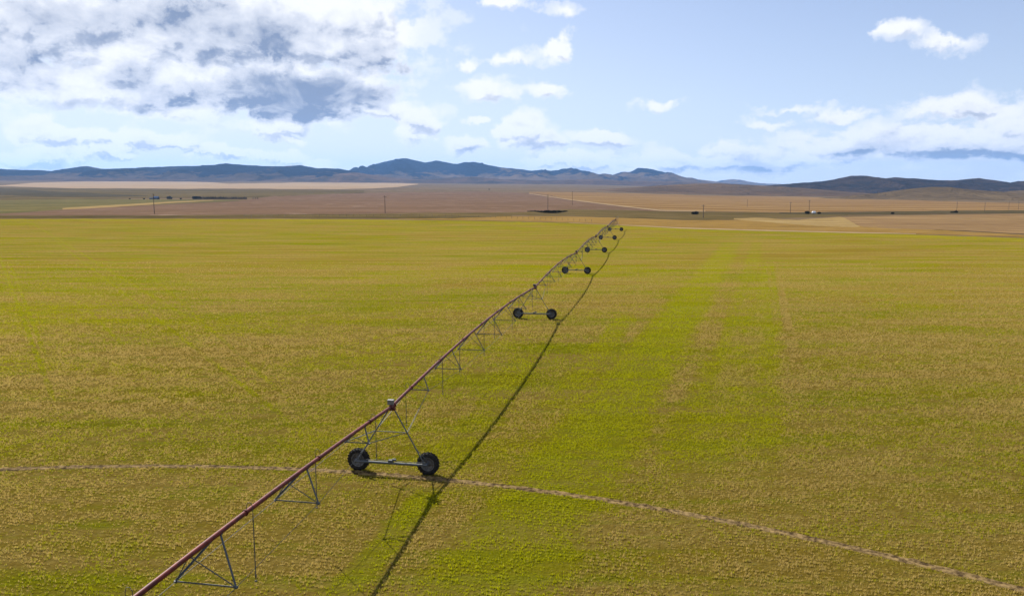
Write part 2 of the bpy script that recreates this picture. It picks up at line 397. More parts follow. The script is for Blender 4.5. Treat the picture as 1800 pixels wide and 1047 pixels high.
patch('dirt_road', [(1000, 391.6), (1100, 395.7), (1200, 400.4), (1320, 403.9), (1420, 406.4), (1520, 408.6), (1610, 410.8)], [(1000, 392.2), (1100, 396.6), (1200, 401.9), (1320, 405.6), (1420, 408), (1520, 410.2), (1610, 411.6)], ROAD, 3, 3, jit=0)

patch('bright_margin', [(L, 385.25), (300, 384.9), (600, 385.5), (800, 387.8), (1000, 392.1), (1100, 396.9), (1200, 402.1), (1400, 407.4), (1600, 412.5), (1800, 419), (2050, 428.8)], [(L, 388.5), (300, 388.3), (600, 389.5), (800, 392.5), (1000, 397), (1100, 402), (1200, 407), (1400, 412.5), (1600, 418), (1800, 425), (2050, 435)], BRIT, .6, jit=1.2)

# wheel rut of the first tower ------------------------------------------------------
M_rut = plain('rut_soil', (.165, .115, .050), 1., col2=(.035, .022, .010), var=.5, scale=3.2, bump=1., spec=.05)
n = 1500; prof = [(-.24, .016), (-.16, .065), (-.10, .024), (0, .018), (.10, .024), (.16, .065), (.24, .016)]
an = np.linspace(R(15), R(165), n); V = np.zeros((len(prof), n, 3))
for i, (o, z) in enumerate(prof):
    w = fbm(an*RT*2.2, np.full(n, i*7.7), 3); q = RT+o+w*.06
    V[i, :, 0] = PIV[0]+q*np.cos(an); V[i, :, 1] = PIV[1]+q*np.sin(an); V[i, :, 2] = z+np.maximum(0, w)*(.09 if i in (1, 5) else .03)*(0 if i in (0, 6) else 1)
tag(grid_mesh('wheel_rut', V[:, ::-1], M_rut), kind='structure')

# ------------------------------------------------------------------ standing stubble and regrowth
def tufts():
    P = []
    a = SL; s_ = math.hypot(1, a)
    def lay(y0, y1, dens):
        wid = .66; mg = 13.                     # a margin beside the view so that a step aside still stands in crop
        N = int(dens*(wid*(y1*y1-y0*y0)+2*mg*(y1-y0)))
        y = np.sqrt(RNG.uniform(y0*y0, y1*y1, int(N*1.3)))
        y = y[RNG.random(len(y)) < (wid*y+mg)/(y*(wid+mg/y0))][:N]
        x = RNG.uniform(-1, 1, len(y))*(wid*y+mg)
        return x, y
    xs = []; ys = []
    x, y = lay(17, 45, 58); xs.append(x); ys.append(y)
    x, y = lay(45, 170, 62); k = RNG.random(len(x)) < (45/y)**1.7*np.clip((170-y)/90, 0, 1)**1.2; xs.append(x[k]); ys.append(y[k])
    x = np.concatenate(xs); y = np.concatenate(ys)
    v = (y+a*x)/s_; u = (x-a*y)/s_; sp_ = .30                      # drill rows square to the pipe
    vr = np.round(v/sp_)*sp_+RNG.normal(0, .055, len(v))
    v = np.where(RNG.random(len(v)) < .93, vr, v)
    x = (u+a*v)/s_; y = (v-a*u)/s_
    r = np.hypot(x-PIV[0], y-PIV[1]); keep = np.abs(r-RT) > .20+.12*pn(x*1.3, y*1.3)
    cl = fbm(x*.55, y*.55, 3)                                       # clumps and bare spots
    keep &= RNG.random(len(x)) < np.clip(.80+cl*1.5, .18, 1)
    x = x[keep]; y = y[keep]; cl = cl[keep]
    N = len(x); K = 6
    d = np.hypot(x, y); sc = np.clip(d/45, 1, 6)**.5
    ht = (.055+.080*RNG.random(N))*(1+.5*cl)*np.minimum(sc, 1.7)
    V = np.zeros((N, K, 3, 3)); ang = RNG.uniform(0, 2*np.pi, (N, K)); ln = RNG.uniform(.05, .75, (N, K)); hh = ht[:, None]*RNG.uniform(.6, 1.25, (N, K))
    w = (.011+.009*RNG.random((N, K)))*sc[:, None]
    off = RNG.normal(0, .028, (N, K, 2))*sc[:, None, None]
    bx = x[:, None]+off[..., 0]; by = y[:, None]+off[..., 1]
    face = ang+np.pi/2+RNG.normal(0, .6, (N, K))
    V[:, :, 0, 0] = bx-w*np.cos(face); V[:, :, 0, 1] = by-w*np.sin(face)
    V[:, :, 1, 0] = bx+w*np.cos(face); V[:, :, 1, 1] = by+w*np.sin(face)
    V[:, :, 2, 0] = bx+np.cos(ang)*ln*hh; V[:, :, 2, 1] = by+np.sin(ang)*ln*hh; V[:, :, 2, 2] = hh
    V[:, :, :2, 2] = .005
    co = V.reshape(-1).astype(np.float32); nf = N*K
    me = bpy.data.meshes.new('crop_regrowth'); me.vertices.add(nf*3); me.vertices.foreach_set('co', co)
    me.loops.add(nf*3); me.loops.foreach_set('vertex_index', np.arange(nf*3, dtype=np.int32))
    me.polygons.add(nf); me.polygons.foreach_set('loop_start', np.arange(0, nf*3, 3, dtype=np.int32))
    me.update()
    base = RNG.random(N); rn = np.clip(base[:, None]*.6+.4*RNG.random((N, K)), 0, 1)
    at = me.attributes.new('rnd', 'FLOAT', 'FACE'); at.data.foreach_set('value', rn.reshape(-1).astype(np.float32))
    at = me.attributes.new('tone', 'FLOAT', 'FACE'); at.data.foreach_set('value', RNG.random(nf).astype(np.float32))
    me.materials.append(crop_mat('crop_blades', True))
    o = bpy.data.objects.new('crop_regrowth', me); COL.objects.link(o)
    tag(o, 'short yellow green crop regrowth among straw stubble across the field', 'crop', kind='stuff')
tufts()

# ------------------------------------------------------------------ hills
def ridge(name, pts, D, width, mat, seed=0, step=3.0, rows=56, gully=1.0, skew=.5, wob=.06, pow_=1.15):
    xs = np.arange(pts[0][0], pts[-1][0]+.1, step)
    ys = np.interp(xs, [p[0] for p in pts], [p[1] for p in pts])
    k = np.array([.25, .5, .25]); 
    for _ in range(1): ys[1:-1] = ys[:-2]*k[0]+ys[1:-1]*k[1]+ys[2:]*k[2]
    ys = ys+fbm(xs/15.+seed, xs*0+seed*3.1, 5)*1.1*gully
    Dv = D*(1+wob*fbm(xs/110.+seed*2, xs*0+.5, 2))
    t = np.concatenate([-np.linspace(1, 0, rows)**1.1, np.linspace(0, 1, rows//2)[1:]])
    V = np.zeros((len(t), len(xs), 3))
    u = xs*D/FPX                                                  # metres along the range
    zc = CH+(325-ys)*Dv/FPX*1.0
    for i, q in enumerate(t):
        aq = abs(q)
        side = 1 if q < 0 else .8
        wv = width*(1+.35*fbm(u/(width*1.2)+seed, u*0+2.2+(q > 0), 2))
        yy = Dv+q*wv*side; xx = (xs-900)/FPX/cp*Dv*(1+0*q)
        xx = (xs-900)/FPX*Dv/1.0
        base = T(xx, yy)-3
        wq = fbm(u/(width*.55)+seed+9, np.full_like(u, q*1.1), 3)
        sp1 = fbm(u/(width*.42)+wq*.9*aq+seed*5, np.full_like(u, q*.9+seed), 5, True)
        pr = (1-aq)**(pow_+gully*1.1*(.35-sp1))
        n2 = fbm(u/(width*.16)+seed, np.full_like(u, q*4.), 4, True)
        h = (zc-base)*pr*(1+gully*(n2-.3)*.30*np.sin(min(1, aq*2.2)*math.pi/2)*(1 if aq < 1 else 0))
        V[i, :, 0] = xx; V[i, :, 1] = yy; V[i, :, 2] = base+np.maximum(0, h)
    o = grid_mesh(name, V, mat); tag(o, kind='structure'); return o
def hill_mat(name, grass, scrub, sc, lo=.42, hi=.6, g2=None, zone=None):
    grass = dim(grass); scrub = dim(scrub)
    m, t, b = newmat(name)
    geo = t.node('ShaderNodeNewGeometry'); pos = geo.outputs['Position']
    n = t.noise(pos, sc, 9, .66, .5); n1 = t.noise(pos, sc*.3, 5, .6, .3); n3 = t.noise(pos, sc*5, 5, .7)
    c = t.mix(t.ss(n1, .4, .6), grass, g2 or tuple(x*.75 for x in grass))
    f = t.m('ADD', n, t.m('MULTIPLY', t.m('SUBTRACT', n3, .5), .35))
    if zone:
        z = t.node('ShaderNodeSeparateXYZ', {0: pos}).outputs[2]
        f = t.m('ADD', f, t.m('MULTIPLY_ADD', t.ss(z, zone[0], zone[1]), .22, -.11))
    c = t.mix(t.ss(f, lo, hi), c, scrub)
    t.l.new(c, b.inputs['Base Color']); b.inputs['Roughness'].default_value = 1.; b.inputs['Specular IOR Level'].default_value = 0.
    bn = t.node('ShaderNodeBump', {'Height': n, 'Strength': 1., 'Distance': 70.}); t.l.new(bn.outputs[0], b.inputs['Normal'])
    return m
H_far = hill_mat('shade_tinted_forest', (.150, .110, .085), (.004, .016, .052), .0020, .44, .53, zone=(60, 260))  # forest colour darkened and blued to paint in cloud shadow and distance haze
H_left = hill_mat('shade_tinted_scrub_range', (.125, .090, .070), (.008, .014, .036), .0026, .44, .53, zone=(50, 170))  # cloud shadow over the left range is painted into its dark blue scrub colour
H_foot = hill_mat('brown_foothill', (.150, .098, .070), (.070, .055, .045), .0030, .46, .62)
H_dark = hill_mat('dark_sage_hill', (.075, .056, .048), (.030, .028, .030), .0045, .40, .62)
H_hump = hill_mat('grassy_hill', (.215, .155, .085), (.165, .118, .065), .006, .42, .6)
H_mauv = hill_mat('mauve_hill', (.180, .118, .068), (.125, .088, .055), .004, .42, .6)
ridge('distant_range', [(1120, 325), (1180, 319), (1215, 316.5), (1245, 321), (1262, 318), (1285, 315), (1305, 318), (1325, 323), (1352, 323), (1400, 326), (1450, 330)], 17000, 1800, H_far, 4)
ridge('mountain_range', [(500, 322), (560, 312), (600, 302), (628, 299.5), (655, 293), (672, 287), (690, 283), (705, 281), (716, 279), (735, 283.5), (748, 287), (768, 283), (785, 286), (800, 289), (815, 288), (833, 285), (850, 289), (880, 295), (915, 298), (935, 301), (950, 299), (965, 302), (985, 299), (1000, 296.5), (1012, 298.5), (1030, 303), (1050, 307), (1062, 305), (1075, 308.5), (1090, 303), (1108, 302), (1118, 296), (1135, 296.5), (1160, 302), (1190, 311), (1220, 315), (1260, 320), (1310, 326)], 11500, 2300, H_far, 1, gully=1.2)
ridge('shade_tinted_scrub_range', [(-420, 302), (-300, 296), (-100, 302), (0, 297), (40, 299), (80, 299.5), (118, 303), (140, 297), (163, 292.5), (185, 297.5), (220, 297), (260, 295), (320, 293), (360, 292), (392, 290), (403, 288), (425, 290), (470, 293), (500, 293), (535, 291.5), (560, 296), (600, 297), (640, 305), (700, 314), (740, 322)], 8800, 1500, H_left, 2)
ridge('foothills', [(340, 324), (400, 317), (450, 313.5), (500, 314), (540, 309), (590, 306), (625, 303.5), (660, 308), (700, 313), (740, 316), (790, 313), (830, 311), (880, 315), (960, 317.5), (1040, 315), (1120, 319), (1200, 319.5), (1280, 324)], 8200, 900, H_foot, 7, wob=.03)
ridge('foothills', [(-420, 318), (-200, 311), (0, 310.5), (60, 309), (120, 313), (220, 311), (300, 314), (420, 319), (500, 324)], 7600, 800, H_foot, 8, wob=.03)
ridge('dark_hill', [(1230, 334), (1300, 329), (1360, 325), (1400, 321.5), (1440, 319), (1470, 314), (1490, 309), (1515, 309), (1545, 314), (1565, 312), (1600, 314), (1640, 317), (1675, 317), (1712, 313), (1735, 318), (1758, 323), (1800, 317), (1850, 311), (1950, 318), (2100, 327), (2250, 335)], 4800, 900, H_dark, 3, gully=.8)
ridge('rolling_hill', [(960, 338), (1040, 333.5), (1100, 330), (1160, 326), (1220, 323), (1260, 322.5), (1310, 325), (1370, 328), (1440, 333), (1500, 338), (1560, 344)], 4000, 900, H_mauv, 5, gully=.15, pow_=1.4)
ridge('grassy_hill', [(1440, 350), (1480, 345), (1540, 339), (1590, 332), (1630, 328.5), (1660, 328.5), (1700, 333.5), (1750, 336.5), (1790, 341), (1850, 347), (1920, 353)], 2500, 420, H_hump, 6, gully=.2, pow_=1.4)
ridge('grassy_hill', [(1700, 348), (1740, 341), (1770, 335.5), (1800, 334), (1860, 330), (1950, 335), (2100, 346)], 3000, 420, H_hump, 9, gully=.2, pow_=1.4)

# ------------------------------------------------------------------ the sprinkler machine
M_pipe = plain('red_oxide_pipe', (.110, .015, .011), .5, var=.45, scale=3., bump=.1, col2=(.055, .010, .009), spec=.2)
M_stl = plain('galvanised_steel', (.075, .085, .095), .55, metal=.2, var=.35, scale=14.)
M_rod = plain('truss_rod_steel', (.060, .060, .058), .6, metal=.2, var=.2, scale=9.)
M_tyre = plain('tyre_rubber', (.007, .007, .0075), .85, spec=.2, var=.35, scale=9., bump=.2, col2=(.03, .026, .02))
M_rim = plain('rim_steel', (.14, .138, .13), .55, metal=.1, var=.4, scale=7., col2=(.07, .055, .045))
M_box = plain('control_box_enamel', (.13, .13, .125), .5, var=.15, scale=6.)
M_boxd = plain('weathered_box', (.07, .045, .05), .6, var=.3)
M_hose = plain('drop_hose_rubber', (.05, .05, .052), .6, var=.2, scale=3.)
M_wt = plain('sprinkler_plastic', (.06, .05, .045), .5, var=.2)
ZT = 3.80
root = empty('sprinkler_machine', (lx(TY[0]), TY[0], 0))
tag(root, 'long wheeled sprinkler machine with red pipe and steel truss crossing the green field', 'irrigation machine')
O0 = Vector((lx(TY[0]), TY[0], 0))
def hoop(y0, y1, k, arch):
    y = y0+(y1-y0)*k; return Vector((lx(y), y, ZT+arch*4*k*(1-k)))-O0
def drop(parent, P, zend, side):
    h = MB(); c = P+Vector((0, 0, .09)); q = PERP*side
    arc = [c, c+Vector((0, 0, .15)), c+Vector((0, 0, .26))+q*.07, c+Vector((0, 0, .25))+q*.18, c+Vector((0, 0, .12))+q*.23]
    zt = arc[-1].z;  bot = Vector((arc[-1].x, arc[-1].y, zend))
    h.tube(arc+[arc[-1]-Vector((0, 0, .3))], .011, 6, 0)
    h.tube([arc[-1]-Vector((0, 0, .3)), bot+Vector((0, 0, .25))], .019, 6, 1)
    h.lathe([(0, .0), (0, .03), (.12, .035), (.14, .018), (.22, .018), (.25, .0)], 8, bot, (0, .001, 1), 2)
    h.lathe([(-.14, .0), (-.14, .05), (-.11, .055), (-.10, .012), (0, .012)], 8, bot, (0, .001, 1), 2)
    h.build('drop_hose', [M_rod, M_hose, M_wt], parent)
def span(y0, y1, arch=.66, st=7, hoses=8, first=None):
    n = 28; pts = [hoop(y0, y1, i/n, arch) for i in range(n+1)]
    b = MB(); b.tube(pts, .088, 14)
    pipe = b.build('span_pipe', M_pipe, root)
    L = math.hypot(y1-y0, (y1-y0)*SL)
    def at(k): return hoop(y0, y1, k, arch)
    cor = {-1: [], 1: []}
    for i in range(st):
        k = (5.2+(L-10.4)*i/(st-1))/L
        e = min(i, st-1-i); dr = (.62, 1.15, 1.38, 1.48)[min(e, 3)]; w = (.62, .95, 1.08, 1.12)[min(e, 3)]
        c = at(k)-Vector((0, 0, dr)); A = at(k+.95/L)-Vector((0, 0, .07)); B = at(k-.8/L)-Vector((0, 0, .07))
        br = MB(); cs = {s: c+PERP*w*s for s in (-1, 1)}
        br.bar(cs[-1], cs[1], .055, .008)
        for s in (-1, 1):
            br.bar(A+PERP*.05*s, cs[s], .060, .008); br.tube([B+PERP*.05*s, cs[s]], .019, 6)
            br.box(cs[s], (.05, .05, .035), PERP, DIR); cor[s].append(cs[s])
        br.box(A+Vector((0, 0, .02)), (.10, .06, .02), PERP, DIR); br.box(B+Vector((0, 0, .02)), (.08, .05, .02), PERP, DIR)
        br.build('truss_brace', M_stl, pipe)
    for s in (-1, 1):
        r_ = MB(); e0 = Vector((lx(y0), y0, 2.42))-O0+PERP*.95*s; e1 = Vector((lx(y1), y1, 2.42))-O0+PERP*.95*s
        r_.tube([e0]+cor[s]+[e1], .011, 6); r_.build('truss_rod', M_rod, pipe)
    for i in range(st+1):
        k = (i+.55)/(st+1.1)
        p = at(k); d = (at(k+.01)-at(k-.01)).normalized(); f = MB()
        f.lathe([(-.022, .088), (-.022, .122), (.022, .122), (.022, .088)], 14, p, d, smooth=False, close=True)
        f.build('pipe_flange', M_pipe, pipe)
    for i in range(hoses):
        k = (i+.5)/hoses; p = at(k); drop(pipe, p, 1.95+.1*math.sin(i*2.3+y0), 1 if i % 2 else -1)
    return pipe
YP = 43.0-50.2
for a_, b_ in zip([YP]+TY[:-1], TY): span(a_, b_)
# overhang beyond the last tower
yo = TY[-1]+15.
b = MB(); b.tube([hoop(TY[-1], yo, k/8, .12) for k in range(9)], .070, 12); ov = b.build('overhang_pipe', M_pipe, root)
mast = Vector((lx(TY[-1]), TY[-1], ZT+1.5))-O0
m_ = MB(); m_.tube([mast-Vector((0, 0, 1.45)), mast], .04, 8); m_.build('cable_mast', M_stl, ov)
for k in (.35, .65, .97):
    c_ = MB(); c_.tube([mast, hoop(TY[-1], yo, k, .12)+Vector((0, 0, .07))], .010, 5); c_.build('support_cable', M_rod, ov)
for k in (.2, .55, .9): drop(ov, hoop(TY[-1], yo, k, .12), 2.0, 1)
g_ = MB(); e_ = hoop(TY[-1], yo, 1, .12); g_.tube([e_, e_+Vector((0, 0, .35)), e_+Vector((0, 0, .42))+DIR*.2, e_+Vector((0, 0, .75))+DIR*.9], [.05, .05, .045, .03], 10); g_.build('end_sprinkler', M_stl, ov)

def lug_tyre(b, c, ax, Rr, w):
    ax = Vector(ax).normalized(); c = Vector(c); u = ax.cross(Vector((0, 0, 1))).normalized(); v = u.cross(ax)
    h = w/2
    b.lathe([(-h*.72, Rr*.60), (-h*.98, Rr*.70), (-h, Rr*.80), (-h*.86, Rr*.905), (-h*.5, Rr*.935), (0, Rr*.945), (h*.5, Rr*.935), (h*.86, Rr*.905), (h, Rr*.80), (h*.98, Rr*.70), (h*.72, Rr*.60)], 48, c, ax)
    N = 20
    for s in (-1, 1):
        for i in range(N):
            a0 = 2*math.pi*(i+(0 if s > 0 else .5))/N
            def P(an, q, rr): e = u*math.cos(an)+v*math.sin(an); return c+ax*q+e*rr
            vs = []
            for (q, da, r1) in ((.02*s, .26, Rr), (h*.75*s, .03, Rr*.995), (h*1.02*s, -.03, Rr*.86)):
                for dd in (-.052, .052):
                    vs += [P(a0+da+dd, q, r1*.90), P(a0+da+dd*.75, q, r1)]
            fs = []
            for j in range(2):
                o = j*4; fs += [(o+1, o+3, o+7, o+5), (o, o+1, o+5, o+4), (o+3, o+2, o+6, o+7)]
            fs += [(0, 2, 3, 1), (8, 9, 11, 10)]
            b.add(vs, fs, 0)
RW = .645
def tower():
    # local axes: x along PERP, y along DIR (the tower empty-free part is its beam mesh)
    b = MB(); Xa = Vector((1, 0, 0)); Ya = Vector((0, 1, 0))
    zb = .66; yb = -.33
    b.tube([(-2.12, yb, zb), (2.12, yb, zb)], .072, 12)
    for s in (-1, 1):
        b.box((s*2.04, yb+.09, zb), (.10, .075, .11), bev=.015)
        b.box((s*1.93, yb, zb+.10), (.10, .03, .06), bev=.01)
    base = b.build('drive_tower', M_stl, root)
    for s in (-1, 1):
        l = MB(); top = Vector((s*.17, 0, ZT-.16)); bot = Vector((s*1.92, yb, zb+.10))
        l.tube([top, bot], .036, 8)
        mid = top.lerp(bot, .72); l.tube([mid, Vector((s*2.10, yb+.25, zb+.10)), Vector((s*2.10, yb+.10, zb+.08))], .020, 6)
        l.build('leg', M_stl, base)
    c = MB(); fr = (ZT-.16-2.42)/(ZT-.16-(zb+.10)); hw = .17+(1.92-.17)*fr; yy = yb*fr
    c.tube([(-hw, yy-.045, 2.42), (hw, yy-.045, 2.42)], .024, 8)
    c.build('crossbar', M_stl, base)
    for e in (-1, 1):
        for s in (-1, 1):
            k = MB(); k.tube([(s*hw, yy, 2.42), (s*.62, e*5.15, ZT+.24-.62)], .021 if e < 0 else .012, 6); k.build('truss_strut', M_stl, base)
    for s in (-1, 1):
        w = MB(); lug_tyre(w, (s*2.04, .07, RW-.02), (0, 1, 0), RW, .34); w.build('tyre', M_tyre, base)
        r_ = MB(); cc = (s*2.04, .07, RW-.02)
        r_.lathe([(-.125, .40), (-.135, .375), (-.09, .355), (.0, .34), (.06, .20), (.03, .10), (-.02, .085), (-.10, .08), (-.12, .0)], 28, cc, (0, 1, 0))
        r_.lathe([(.125, .40), (.135, .375), (.09, .355), (.02, .345), (.075, .20), (.08, .0)], 28, cc, (0, 1, 0))
        for j in range(8):
            an = j*math.pi/4; p = Vector(cc)+Vector((math.cos(an)*.145, .035, math.sin(an)*.145)); r_.tube([p, p-Vector((0, .03, 0))], .016, 6)
        r_.build('wheel_rim', M_rim, base)
    g = MB(); g.box((.0, yb, zb+.11), (.13, .09, .085), bev=.02); g.tube([(.10, yb, zb+.20), (.30, yb, zb+.20)], .075, 12)
    g.tube([(-.10, yb+.005, zb+.13), (-1.9, yb+.005, zb+.13)], .012, 6); g.tube([(.30, yb+.005, zb+.13), (1.9, yb+.005, zb+.13)], .012, 6)
    g.build('gear_motor', M_stl, base)
    x = MB(); x.box((-.02, -.05, ZT+.265), (.16, .12, .125), bev=.02, mi=0); x.box((-.02, -.05, ZT+.404), (.175, .135, .014), mi=0)
    x.build('control_box', M_box, base)
    h = MB(); h.box((0, 0, ZT-.14), (.22, .12, .05), bev=.01); h.tube([(0, -.28, ZT), (0, .28, ZT)], .125, 14); h.tube([(0, 0, ZT-.12), (0, 0, ZT+.14)], .085, 12); h.box((0, 0, ZT-.055), (.17, .16, .03), bev=.008)
    h.lathe([(-.03, .10), (-.03, .17), (.03, .17), (.03, .10)], 14, (0, .30, ZT), (0, 1, 0), smooth=False, close=True)
    h.build('pipe_joint', M_pipe, base)
    return base
tw = tower()
rz = -math.atan(SL)
for i, y in enumerate(TY):
    o = tw if i == 0 else copy_tree(tw, root)
    o.location = Vector((lx(y), y, 0))-O0; o.rotation_euler.z = rz
    if i:
        for ch in o.children:
            if ch.name.startswith('control_box'): ch.material_slots[0].link = 'OBJECT'; ch.material_slots[0].material = M_boxd

# ------------------------------------------------------------------ poles, farm and shrubs on the plain
M_wood = plain('weathered_pole', (.10, .072, .055), .85, var=.3, scale=2.)
M_ins = plain('insulator', (.35, .37, .38), .3)
def pole(px, ytop, ybase, lab, arm=True, d=None):
    p = hit(px, ybase); h = (ybase-ytop)*p[1]/FPX
    r_ = empty('utility_pole', p); tag(r_, lab, 'utility pole', 'utility poles on the plain')
    b = MB(); b.tube([(0, 0, -.6), (0, 0, h)], [.20, .13], 10); b.build('pole', M_wood, r_)
    if arm:
        a = MB(); a.box((0, .16, h*.93), (1.15, .06, .07)); ar = a.build('crossarm', M_wood, r_)
        for s in (-1, -.35, .35, 1):
            i_ = MB(); i_.lathe([(0, 0), (0, .05), (.1, .06), (.18, .03), (.2, 0)], 8, (s*1.05, .16, h*.93+.07), (0, .001, 1)); i_.build('insulator', M_ins, ar)
    r_.rotation_euler.z = .25
pole(271.5, 341, 376, 'tall wooden utility pole in front of the farmstead at left')
pole(677, 344, 375, 'wooden utility pole alone on the brown field left of the middle')
pole(963, 342, 371.5, 'dark utility pole rising from behind the dark thicket')
pole(1006, 336, 361, 'fainter utility pole on the mauve field right of the thicket')
pole(1236, 360, 383, 'short dark pole just right of the low round bush')
pole(1389, 355, 375.5, 'sturdy dark pole with crossarm left of the white tank')
pole(1422, 352, 375, 'thin pole standing directly at the white tank')
pole(1313.5, 350, 364, 'faint pole in the golden stubble between two dark poles')
pole(1681.5, 355, 373, 'pole rising from a dark heap on the right sedge bank')
pole(1730.5, 356, 373, 'second pole from the right frame edge but one on the sedge bank')
pole(1773, 354, 369, 'pole second from the right frame edge')
pole(1790, 354, 369, 'rightmost pole in the photograph')

M_leaf = plain('dark_foliage', (.030, .036, .024), .9, var=.5, scale=1.2, spec=.1)
M_leaf2 = plain('grey_green_foliage', (.055, .062, .040), .9, var=.5, scale=1.2, spec=.1)
def tree_mesh(h, w, cone, seed, n=420):
    rg = np.random.default_rng(seed); b = MB()
    for _ in range(n):
        z = rg.uniform(.08, 1)
        rad = w*(((1-z)**.75)*1.0+.05 if cone else math.sqrt(max(0, 1-((z-.52)/.5)**2))+.02)
        an = rg.uniform(0, 2*math.pi); q = rad*math.sqrt(rg.uniform(.15, 1))*(1+.25*math.sin(an*3+seed)+.15*math.sin(z*14+seed))
        c = np.array([q*math.cos(an), q*math.sin(an), z*h]); s = rg.uniform(.14, .34)*w**.5
        u = rg.normal(size=3); u /= np.linalg.norm(u); v = np.cross(u, rg.normal(size=3)); v /= np.linalg.norm(v)
        b.add([c-u*s, c+v*s*.8, c+u*s, c-v*s*.8], [(0, 1, 2, 3)])
    return b
def make_tree(name, h, w, cone, seed, mat):
    t = empty(name, (0, 0, 0)); tree_mesh(h, w, cone, seed).build('crown', mat, t)
    k = MB(); k.tube([(0, 0, -.3), (0, 0, h*.35), (0.05, 0, h*.8)], [.16, .12, .03], 7)
    for j in range(4):
        a = j*1.7+seed; k.tube([(0, 0, h*(.25+.1*j)), (math.cos(a)*w*.6, math.sin(a)*w*.6, h*(.42+.1*j))], [.06, .02], 5)
    k.build('trunk', M_wood, t); return t
protos = [make_tree('conifer_tree', 6., 1.7, True, 1, M_leaf), make_tree('conifer_tree', 5., 1.8, True, 2, M_leaf), make_tree('broadleaf_tree', 5.6, 2.3, False, 3, M_leaf2), make_tree('shrub', 2.2, 1.6, False, 4, M_leaf), make_tree('shrub', 1.8, 1.7, False, 5, M_leaf2)]
used = set()
def plant(k, px, py, sc, lab, cat, group, name=None):
    o = copy_tree(protos[k]) if k in used else protos[k]; used.add(k)
    p = hit(px, py); o.location = p; o.scale = (sc, sc, sc); o.rotation_euler.z = random.uniform(0, 6)
    tag(o, lab, cat, group); return o
x = 340.; i = 0
while x < 434:
    if x < 352: k, s = 2, 1.0
    elif x < 390: k, s = i % 2, random.uniform(.8, 1.05)
    else: k, s = i % 2, random.uniform(.72, .95)
    plant(k, x, 350.3, s, 'grey green tree at the left end of the dark shelterbelt' if k == 2 else ('tall dark tree in the left half of the shelterbelt row' if x < 390 else 'low dark tree in the right half of the shelterbelt row'), 'tree', 'shelterbelt trees right of the farmstead')
    x += random.uniform(1.9, 2.6); i += 1
for px, s in ((445, .55), (449, .6), (453, .65)): plant(0, px, 350.2, s, 'small dark tree in the clump past the right end of the shelterbelt', 'tree', 'clump of trees past the shelterbelt')
for px, s in ((295, .95), (298.5, 1.1), (301.5, .8)): plant(2, px, 350.3, s, 'tree in the dark rounded clump between farmhouse and shelterbelt', 'tree', 'rounded clump beside the farmhouse')
for px, s, l in ((253, .8, 'small dark bush left of the farmhouse'), (228, .7, 'faint bush far left of the farmhouse'), (318, .8, 'low bush midway between round clump and shelterbelt')): plant(3, px, 350.5, s*1.3, l, 'bush', None)
rg = random.Random(4); x = 928.
while x < 997:
    k = (x-928)/69.; yb = 372.2+2.6*math.sin(min(1, max(0, k*1.2-.2))*math.pi)
    s = .30+.45*rg.uniform(.6, 1.2)*math.sin(k**1.6*math.pi); plant(3+(rg.random() < .4), x, yb, s, 'low dark bush in the thicket around the tall pole at the middle', 'bush', 'dark thicket bushes on the plain')
    x += rg.uniform(2.0, 3.4)
plant(3, 1219, 377, .75, 'lower dark round bush left of the short pole', 'bush', None)
plant(3, 1223.5, 377, .9, 'taller dark round bush left of the short pole', 'bush', None)
plant(3, 1419, 376.3, 1.0, 'dark bush at the left of the white tank', 'bush', None)
plant(3, 1440, 376.3, .75, 'dark bush at the right of the white tank', 'bush', None)
plant(3, 1569, 376.5, .7, 'single small dark bush on the long sedge bank at right', 'bush', None)
plant(3, 1680, 374.5, 1.0, 'dark bush under the pole on the right sedge bank', 'bush', None)
plant(4, 1674, 374.5, .8, 'grey bush left of the pole on the right sedge bank', 'bush', None)
plant(3, 860, 333.5, 1.6, 'tiny dark bush on the far pale plain below the mountains', 'bush', None)

M_wall = plain('farmhouse_wall', (.11, .11, .11), .7, var=.1); M_roof = plain('blue_grey_roof', (.10, .14, .23), 1., var=.1, spec=0); M_roof2 = plain('shed_roof', (.12, .115, .11), 1., var=.15, spec=0)
M_glass = plain('window_glass', (.03, .035, .04), .1); M_door = plain('barn_door', (.16, .15, .16), .6)
def house(px, py, w, d, h, rh, lab, cat, roofm, rot):
    p = hit(px, py); r_ = empty(cat.replace(' ', '_'), p, rot); tag(r_, lab, cat)
    b = MB(); b.box((0, 0, h/2-.3), (w/2, d/2, h/2+.3)); b.add([(-w/2, -d/2, h), (-w/2, d/2, h), (-w/2, 0, h+rh), (w/2, -d/2, h), (w/2, d/2, h), (w/2, 0, h+rh)], [(0, 2, 1), (3, 4, 5)]); b.build('wall', M_wall, r_)
    r = MB()
    for s in (-1, 1):
        X = Vector((1, 0, 0)); e = Vector((0, -s*(d/2+.4), -rh*(1+.8/d))).normalized(); nn = X.cross(e)
        ln = math.hypot(d/2+.4, rh*(1+.8/d)); r.box(Vector((0, 0, h+rh+.08))-e*0+Vector((0, s*0, 0))+Vector((0, -s*-1*0, 0))+Vector((0, -s*(d/4+.2), -rh*(1+.8/d)/2)), (w/2+.4, ln/2, .07), X, e, nn)
    r.build('roof', roofm, r_)
    dd = MB(); dd.box((w*.12, -d/2-.03, 1.05), (.55, .05, 1.05)); dd.build('door', M_door, r_)
    for q in (-.32, -.1, .36):
        f = MB(); f.box((w*q, -d/2-.02, h*.58), (.6, .03, .55)); wn = f.build('window', M_glass, r_)
    return r_
house(274.5, 350.4, 9, 7, 3.2, 2.4, 'farmhouse with pale blue roof left of the dark trees on the plain', 'farmhouse', M_roof, .15)
